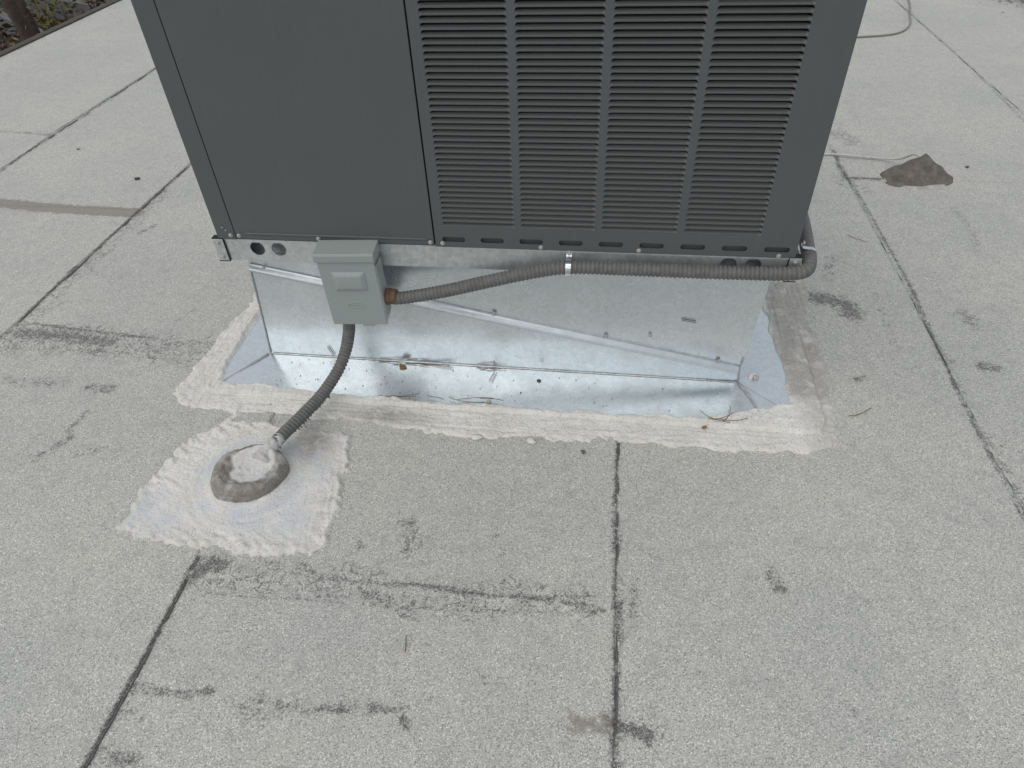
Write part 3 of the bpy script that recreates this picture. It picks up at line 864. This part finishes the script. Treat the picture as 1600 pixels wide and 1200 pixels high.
# rain hood
bm = bmesh.new()
prof = [(-.0030, .180), (-.0610, .180), (-.0615, .1990), (-.0590, .2015), (.0, .2060), (.0, .180)]
Lv = [bm.verts.new((-.0725, y, z)) for y, z in prof]; Rv = [bm.verts.new((.0725, y, z)) for y, z in prof]
bm.faces.new(Lv); bm.faces.new(Rv)
for i in range(len(prof)): bm.faces.new((Lv[i], Lv[(i + 1) % 6], Rv[(i + 1) % 6], Rv[i]))
bmesh.ops.bevel(bm, geom=list(bm.edges), offset=.0012, segments=2, affect='EDGES')
from_bm("rain_hood", bm, M["boxgrey"], bx)
box("side_lip", .0675, .0715, -.0535, -.006, .012, .165, M["boxgrey"], bx, .0012)
box("latch_tab", .006, .034, -.056, -.050, -.0085, -.0028, M["boxgrey"], bx, .001)
C, _ = catmull([(.010, -.052, -.004), (.018, -.056, -.009), (.034, -.056, -.008), (.042, -.052, -.003)], 20)
tube("seal_wire", C, .0007, M["zinc"], bx, 6)
bm = bmesh.new(); lathe_bm(bm, [(.021, 0), (.021, .004), (.019, .005)], 24, Matrix.Translation((-.040, -.022, -.005)))
from_bm("bottom_hub", bm, M["zinc"], bx)

# ------------------------------------------------------------------ flexible conduits
def ribbed(name, pts, rad, mat, parent=None, period=.0098, amp=.165, smooth_from=None):
    L = sum(math.dist(a, b) for a, b in zip(pts, pts[1:]))
    n = int(L / period * 6)
    C, s = catmull(pts, n)
    ph = (s / period) % 1.0
    g = np.clip(1 - np.abs(ph - .5) / .23, 0, 1)
    k = np.ones(n) if smooth_from is None else np.clip((smooth_from - s) / .04, 0, 1)
    return tube(name, C, rad * (1 + amp * .4 - amp * 1.5 * g * k), mat, parent, 18)

CA = [(-.6131, 1.338, .2150), (-.6225, 1.337, .1678), (-.6361, 1.322, .1186), (-.6537, 1.285, .0790), (-.6772, 1.215, .0575), (-.7022, 1.140, .0550), (-.7293, 1.060, .0560), (-.7430, 1.016, .0560), (-.7530, .985, .0480)]
ca = empty("flexible_conduit", CA[-1])
tag(ca, "grey ribbed flexible conduit dropping from the box down to the roof penetration", "conduit")
sub = lambda P, o: [tuple(np.array(p) - np.array(o)) for p in P]
sh = ribbed("sheath", sub(CA, CA[-1]), .0149, M["conduit"], ca)
# dried mastic smeared on the lower end, torn tatters hanging off the sheath
Cc, s = catmull(sub(CA[-3:], CA[-1]), 40)
a = np.linspace(0, 2 * np.pi, 14, endpoint=False)
wob = [1 + .32 * (vnoise(np.cos(a) * 1.8 + k * .35, np.sin(a) * 1.8 + k * .1, 15) - .35) for k in range(40)]
cuff = tube("sealant_cuff", Cc, .0165 + .0075 * smooth01((s - .045) / .04) - .003 * smooth01((.03 - s) / .03), M["mastic"], ca, 14, wob)
for nm, v in (("tan", .25), ("smooth", .5)):
    at = cuff.data.attributes.new(nm, 'FLOAT', 'POINT'); at.data.foreach_set("value", np.full(len(cuff.data.vertices), v, np.float32))
Cc, s = catmull(sub(CA, CA[-1]), 200)
for k in range(26):
    i = int(88 + 98 * random.random())
    p = Cc[i]; tdir = Cc[min(i + 2, 199)] - Cc[i - 2]; tdir /= np.linalg.norm(tdir)
    side = np.cross(tdir, (0, 0, 1)); side /= np.linalg.norm(side)
    side = -side if side[0] < 0 else side
    dirn = side * random.uniform(.6, 1) + np.array((0, -.3, -random.uniform(.1, .9)))
    dirn /= np.linalg.norm(dirn)
    ln = random.uniform(.004, .011)
    p0 = p + dirn * .0135
    Ct = [p0, p0 + dirn * ln * .5 + tdir * .002, p0 + dirn * ln + tdir * random.uniform(-.004, .006)]
    Ct, _ = catmull(Ct, 5)
    tube("sheath_tatter", Ct, [.0026, .0024, .002, .0013, .0004], M["conduit"], sh, 5)

CBP = [(-.506, 1.338, .2900), (-.469, 1.337, .2870), (-.3613, 1.337, .3126), (-.2499, 1.339, .3459), (-.1433, 1.343, .3753), (-.0574, 1.3445, .3925), (.0477, 1.3445, .3955), (.2478, 1.3445, .3970), (.3869, 1.3445, .4000), (.4400, 1.3455, .4030), (.4690, 1.3550, .4070), (.4795, 1.3830, .4130), (.4840, 1.4400, .4180), (.4960, 1.5600, .4180), (.5000, 1.7000, .4150), (.4700, 1.80, .42)]
cb = empty("flexible_conduit", (CBP[0][0], CBP[0][1], CBP[0][2]))
tag(cb, "grey ribbed flexible conduit running along the base rail and around its right corner", "conduit")
ribbed("sheath", sub(CBP, CBP[0]), .0150, M["conduit"], cb, smooth_from=1.03)
RX = Matrix.Rotation(math.pi / 2, 4, 'Y')
bm = bmesh.new(); lathe_bm(bm, [(.0205, .004), (.0215, .006), (.0215, .014), (.0195, .016)], 8, RX); from_bm("lock_nut", bm, M["rust"], cb)
bm = bmesh.new(); lathe_bm(bm, [(.0185, .015), (.0195, .017), (.0195, .027), (.0175, .030)], 20, RX); from_bm("connector", bm, M["rust"], cb, True)
bm = bmesh.new(); lathe_bm(bm, [(.0180, -.006), (.0180, .006)], 20, RX); from_bm("hub", bm, M["rust"], cb)

def strap(x, yc, zc, label, rot=0., r=.0185, tab=.020):
    root = empty("conduit_strap", (x, yc, zc), (0, 0, rot))
    tag(root, label, "strap")
    path = []
    back = .0205
    path.append((back, r + tab)); path.append((back, r + .004)); path.append((back - .004, r + .0005))
    for k in range(0, 13):
        a = math.radians(75 + 190 * k / 12)
        path.append((r * math.cos(a), r * math.sin(a)))
    V, F = [], []
    w = .0062
    for i, (yy, zz) in enumerate(path):
        j, k = max(i - 1, 0), min(i + 1, len(path) - 1)
        t = np.array(path[k]) - np.array(path[j]); t = t / np.linalg.norm(t); n = np.array((-t[1], t[0])) * .0007
        for sx, sn in ((-w, -1), (w, -1), (w, 1), (-w, 1)): V.append((sx, yy + n[0] * sn, zz + n[1] * sn))
    for i in range(len(path) - 1):
        for q in range(4): F.append((i * 4 + q, i * 4 + (q + 1) % 4, i * 4 + 4 + (q + 1) % 4, i * 4 + 4 + q))
    F += [(0, 1, 2, 3), tuple(len(V) - 4 + q for q in range(4))]
    pts_mesh("band", V, F, M["steel"], root, False)
    screw((0, back - .0015, r + .012), root, .9)
strap(-.0574, 1.3443, .3925, "shiny one hole metal strap holding the conduit midway along the rail", 0)
strap(.4815, 1.4050, .4150, "bright metal strap around the conduit at the right rail corner", math.pi / 2 - .12, .0180, .008)

# ------------------------------------------------------------------ bolt with white washer beside the curb corner
bo = empty("bolt", (.446, 1.438, .012), (math.radians(52), 0, math.radians(20)))
tag(bo, "bolt with a white washer beside the right front corner of the curb", "bolt")
bm = bmesh.new(); lathe_bm(bm, [(.007, -.018), (.007, .001)], 12); from_bm("shank", bm, M["dark"], bo)
bm = bmesh.new(); lathe_bm(bm, [(.012, 0), (.0145, .002), (.0145, .006), (.011, .008)], 20); from_bm("washer", bm, M["white"], bo, True)
bm = bmesh.new(); lathe_bm(bm, [(.0085, .007), (.0085, .015), (.006, .017)], 6, Matrix.Translation((.003, -.001, 0))); from_bm("nut", bm, M["zinc"], bo)

# ------------------------------------------------------------------ mastic mound with cable, second cable
mo = empty("mastic_mound", (1.243, 2.725, 0))
tag(mo, "low brown mound of roof mastic with a cable entering its top", "sealant mound")
V, F = [], []
NR, NA = 22, 56
for i in range(NR):
    q = i / (NR - 1)
    for k in range(NA):
        a = 2 * math.pi * k / NA
        R = 1 + .10 * math.sin(2 * a + 1.1) + .07 * math.sin(3 * a + 2) + .03 * math.sin(7 * a)
        x, y = .135 * R * q * math.cos(a), .108 * R * q * math.sin(a)
        h = .092 * (1 - q) ** 1.55 + .008 * math.sin(q * math.pi) + .003 * math.sin(q * 14 + a) * q * (1 - q) * 4
        V.append((x + .014 * (1 - q), y + .012 * (1 - q), h + .005 - .008 * q ** 6))
for i in range(NR - 1):
    for k in range(NA): F.append((i * NA + k, i * NA + (k + 1) % NA, (i + 1) * NA + (k + 1) % NA, (i + 1) * NA + k))
V = np.array(V); qq = np.hypot(V[:, 0] / .118, V[:, 1] / .098)
V[:, 2] += .014 * (fbm(V[:, 0] * 28, V[:, 1] * 28, 44, 4) - .5) * np.clip(1.1 - qq, 0, 1) + .006 * (fbm(qq * 9, np.arctan2(V[:, 1], V[:, 0]) * 1.5, 45, 3) - .5) * np.clip(1.1 - qq, 0, 1)
pts_mesh("mound", V, F, M["mound"], mo)
xs, ys = np.arange(-.26, .26, .006), np.arange(-.24, .24, .006)
X, Y = np.meshgrid(xs, ys)
sd = .128 - np.hypot(X * .90, Y * 1.10) + .085 * (fbm(X * 16, Y * 16, 95, 4) - .5)
grid_mesh("smear", X, Y, .0035 - .006 + .009 * smooth01(sd / .02) + .003 * (fbm(X * 60, Y * 60, 96) - .5), M["mastic"], mo, sd > -.008, {"tan": .35 + .5 * fbm(X * 12, Y * 12, 97), "smooth": np.zeros(X.shape)})
C, _ = catmull([(.52, 2.72, .06), (.70, 2.86, .016), (.94, 2.905, .011), (1.06, 2.893, .011), (1.16, 2.875, .012), (1.205, 2.825, .035), (1.228, 2.770, .078), (1.245, 2.735, .080)], 90)
w = tube("cable", C, .0045, M["cable"], None, 8)
tag(w, "thin white cable running from behind the air conditioner to the brown mound", "cable")
C, _ = catmull([(.9, 4.52, .008), (1.2, 4.575, .008), (1.487, 4.603, .009), (1.71, 4.675, .010), (1.838, 4.854, .009), (1.913, 5.10, .009), (2.018, 5.506, .009), (2.1, 6.2, .009)], 110)
w = tube("cable", C, .0055, M["gcable"], None, 8)
tag(w, "thin grey cable curving across the roof far behind the air conditioner", "cable")

# ------------------------------------------------------------------ small debris
def needle(p, ang, ln, bend, z, label, group, r=.0007, tilt=0.):
    n = 7
    C = []
    for k in range(n):
        t = k / (n - 1) - .5
        lx, ly = t * ln, bend * (t * t * 4 - 1) * ln
        C.append((p[0] + lx * math.cos(ang) - ly * math.sin(ang), p[1] + lx * math.sin(ang) + ly * math.cos(ang), z + tilt * t * ln + .0015 * (1 + math.sin(t * 5))))
    o = tube("pine_needle", C, r, M["needle"], None, 5)
    return tag(o, label, "pine needle", group)
for k in range(5):
    needle((-.53 + .16 * random.random() - .02, 1.398 + .006 * random.random()), random.uniform(-.12, .12), random.uniform(.05, .10), random.uniform(-.05, .05), .0180, "dry brown pine needle caught in the crease at the foot of the curb", "pine needles in the curb crease", .0009)
for k in range(3):
    needle((-.29 + .05 * random.random(), 1.398 + .004 * random.random()), random.uniform(-.2, .2), random.uniform(.03, .06), .02, .0180, "short pine needle under the middle of the diagonal trim", "pine needles below the trim", .0009)
for k in range(6):
    needle((-.56 + .32 * random.random(), 1.268 + .012 * random.random()), random.uniform(-.25, .2), random.uniform(.05, .11), random.uniform(-.08, .08), .0155, "dry pine needle lying along the front edge of the flange", "pine needles on the flange edge", .0009)
for p, a, l in [((.345, 1.275), .4, .07), ((.36, 1.285), 1.2, .06), ((.33, 1.27), -.5, .08), ((.375, 1.268), .1, .07)]:
    needle(p, a, l, .12, .0175, "curled pine needle on the sealant near the right corner", "pine needles near the right corner", .0008)
needle((-.313, .600), 1.75, .034, .03, .004, "single pine needle lying on the bare roof in the foreground", None, .0009)
needle((.905, 2.215), -.75, .075, .05, .006, "short dry stem lying on the roof right of the unit", None, .0008)
needle((.70, 1.335), .5, .07, .08, .006, "short twig on the roof by the right sealant edge", None, .0010)

def crumb(p, r, z, mat, label, cat, name, group=None, flat=.6):
    bm = bmesh.new()
    bmesh.ops.create_icosphere(bm, subdivisions=2, radius=1)
    for v in bm.verts:
        k = .72 + .5 * random.random()
        v.co = Vector((v.co.x * r * k * 1.2, v.co.y * r * k * .85, v.co.z * r * flat * k))
    o = from_bm(name, bm, mat, None, True, (p[0], p[1], z + r * flat * .6))
    o.rotation_euler.z = random.uniform(0, 6)
    return tag(o, label, cat, group)
crumb((-1.930, 2.483), .010, .003, M["grit"], "black crumb of bitumen on the roof left of the unit", "debris", "bitumen_crumb")
crumb((-2.378, 2.759), .007, .003, M["gcable"], "small grey pebble on the roof near the left seam", "pebble", "pebble")
crumb((-.127, 1.366), .005, .0150, M["grit"], "dark crumb lying on the metal flange", "debris", "bitumen_crumb")
crumb((.004, 1.128), .006, .004, M["mound"], "brown pebble on the roof in front of the sealant band", "pebble", "pebble")
crumb((-.510, 1.385), .010, .0165, M["rustlight"], "rust brown leaf scrap in the curb crease", "debris", "leaf_scrap", None, .35)
crumb((.302, 1.236), .006, .0115, M["rustlight"], "rusty nail head showing through the front sealant band", "nail", "nail_head", None, .3)
crumb((1.475, 2.83), .007, .004, M["mound"], "reddish brown pebble right of the mastic mound", "pebble", "pebble")
for p in [(-.264, 1.152), (-.127, 1.152)]:
    crumb(p, .012, .003, M["white"], "white flake of sealant on the roof just before the front band", "debris", "sealant_flake", "sealant flakes before the band", .35)
bm = bmesh.new()
for k in range(110):
    r = random.uniform(.0006, .0017)
    p = Vector((-.85 + 1.2 * random.random() ** 1.3, random.uniform(1.285, 1.395), 0)); p.z = .0085 + (p.y - 1.259) * .0625 + r * .4
    g = bmesh.ops.create_icosphere(bm, subdivisions=1, radius=r)
    for v in g["verts"]: v.co = p + Vector((v.co.x * random.uniform(.7, 1.6), v.co.y * random.uniform(.7, 1.3), v.co.z * .6))
tag(from_bm("dirt_specks", bm, M["grit"]), "tiny dark specks of dirt scattered over the metal flange", kind="stuff")

# leaf litter gathered at the far right
bm = bmesh.new()
for k in range(1500):
    p = Vector((2.86 + random.gauss(0, .13), 5.60 + random.gauss(0, .22), .006 + .03 * random.random()))
    s = random.uniform(.006, .018); R = Matrix.Rotation(random.uniform(0, 6), 3, 'Z') @ Matrix.Rotation(random.uniform(-.6, .6), 3, 'X')
    vs = [bm.verts.new(p + R @ Vector(q) * s) for q in ((-1, 0, 0), (0, -.45, .1), (1, 0, 0), (0, .45, .1))]
    bm.faces.new(vs)
o = from_bm("leaf_litter", bm, make_simple("dead_leaves", (.10, .085, .075), (.16, .14, .125), 9, .8)); tag(o, "dark dry leaves gathered on the roof at the far right", kind="stuff")

# ------------------------------------------------------------------ beyond the roof edge at the far left
M["bark"] = make_simple("brown_bark", (.11, .085, .07), (.065, .05, .043), 14, .9, 0, .02)
M["leafdry"] = make_simple("dry_leaves", (.14, .085, .045), (.20, .14, .07), 5, .75)
M["leafochre"] = make_simple("ochre_leaves", (.20, .17, .06), (.11, .11, .045), 5, .75)
M["leafdark"] = make_simple("dark_dry_leaves", (.055, .042, .034), (.10, .075, .055), 5, .8)
M["timber"] = make_simple("weathered_timber", (.135, .138, .145), (.09, .093, .097), 8, .8, 0, .003)

def shrub(loc, h, rad, n, leafmat, label, seed, leaf=.06):
    rnd = random.Random(seed)
    root = empty("shrub", loc)
    tag(root, label, "shrub", "shrubs beyond the roof edge")
    bm = bmesh.new()
    tips = []
    for k in range(9):
        a = rnd.uniform(0, 6.28); e = Vector((math.cos(a) * rad * rnd.uniform(.3, .9), math.sin(a) * rad * rnd.uniform(.3, .9), h * rnd.uniform(.75, 1)))
        C, _ = catmull([(0, 0, 0), tuple(e * .45 + Vector((rnd.uniform(-.1, .1), rnd.uniform(-.1, .1), h * .12))), tuple(e)], 9)
        V, F = tube_data(C, np.linspace(.028, .006, 9), 6)
        vs = [bm.verts.new(v) for v in V]
        for f in F: bm.faces.new([vs[i] for i in f])
        tips += [Vector(c) for c in C[3:]]
    from_bm("stems", bm, M["bark"], root, True)
    bm = bmesh.new()
    for k in range(n):
        p = rnd.choice(tips) + Vector((rnd.gauss(0, .13), rnd.gauss(0, .13), rnd.gauss(0, .13)))
        R = Matrix.Rotation(rnd.uniform(0, 6.28), 3, 'Z') @ Matrix.Rotation(rnd.uniform(-1.2, 1.2), 3, 'X') @ Matrix.Rotation(rnd.uniform(-1, 1), 3, 'Y')
        s = leaf * rnd.uniform(.5, 1.3)
        vs = [bm.verts.new(p + R @ Vector(q) * s) for q in ((-1, 0, 0), (-.1, -.4, .12), (1, 0, -.1), (-.1, .4, .12))]
        bm.faces.new(vs)
    from_bm("foliage", bm, leafmat, root)
shrub((-4.90, 5.30, -2.3), 1.95, .42, 2200, M["leafdry"], "brown withered shrub just beyond the roof edge, nearest the photo's left side", 1, .045)
shrub((-5.12, 6.45, -2.3), 2.05, .30, 2200, M["leafochre"], "ochre green shrub standing between the brown ones beyond the roof edge", 2, .035)
shrub((-5.05, 7.05, -2.2), 2.00, .22, 1500, M["leafdark"], "small dark shrub at the right end of the plants beyond the roof edge", 3, .04)
shrub((-5.75, 6.35, -2.6), 2.15, .45, 2000, M["leafdark"], "dark brown shrub behind the two leaning trunks", 4, .05)
shrub((-8.9, 9.9, -3.2), 1.9, .9, 2600, M["leafdark"], "low dark brown shrub in the background at far left", 5, .09)
shrub((-8.6, 11.3, -3.2), 1.9, .9, 2600, M["leafdry"], "brown shrub in the background behind the timbers", 6, .09)
def trunk(pts, r0, r1, label):
    C, s = catmull(pts, 30)
    rr = np.linspace(r0, r1, 30) * (1 + .15 * (fbm(s * 8, s * 0, 31, 3) - .5))
    root = empty("tree", pts[0]); tag(root, label, "tree")
    tube("trunk", C - np.array(pts[0]), rr, M["bark"], root, 12)
    for q in (12, 18, 24):
        a = Vector(C[q]) - Vector(pts[0])
        e = a + Vector((random.uniform(-.5, .5), random.uniform(-.5, .5), random.uniform(.3, .6)))
        Cb, _ = catmull([tuple(a), tuple((a + e) / 2 + Vector((0, 0, -.05))), tuple(e)], 10)
        tube("limb", Cb, np.linspace(rr[q] * .5, .008, 10), M["bark"], root, 7)
trunk([(-4.95, 5.80, -3.2), (-5.05, 5.95, -1.6), (-5.18, 6.10, -.45), (-5.35, 6.25, .5), (-5.6, 6.4, 1.8)], .095, .05, "slim grey brown tree trunk close to the roof edge at far left")
trunk([(-4.75, 5.75, -3.2), (-4.90, 5.85, -1.4), (-4.98, 5.80, -.35), (-5.0, 5.7, .7), (-5.0, 5.5, 2.0)], .075, .04, "thin dark leaning trunk in front of the grey brown one at far left")
def beam(a, b, w, h, label):
    a, b = Vector(a), Vector(b)
    L = (b - a).length
    bm = bmesh.new(); bm_box(bm, 0, L, -w / 2, w / 2, -h / 2, h / 2, .006)
    o = from_bm("timber", bm, M["timber"]); o.location = a
    o.rotation_euler = (b - a).to_track_quat('X', 'Z').to_euler()
    tag(o, label, "timber", "timbers beyond the roof edge")
beam((-8.4, 8.65, -.58), (-5.25, 8.02, -.84), .10, .22, "farthest weathered grey timber behind the shrubs at far left")
beam((-8.2, 8.45, -.62), (-5.5, 7.0, -.90), .10, .20, "upper weathered grey timber sloping behind the trunks at far left")
beam((-7.0, 6.9, -.80), (-5.0, 5.9, -.95), .10, .16, "lower weathered grey timber nearest the roof edge at far left")
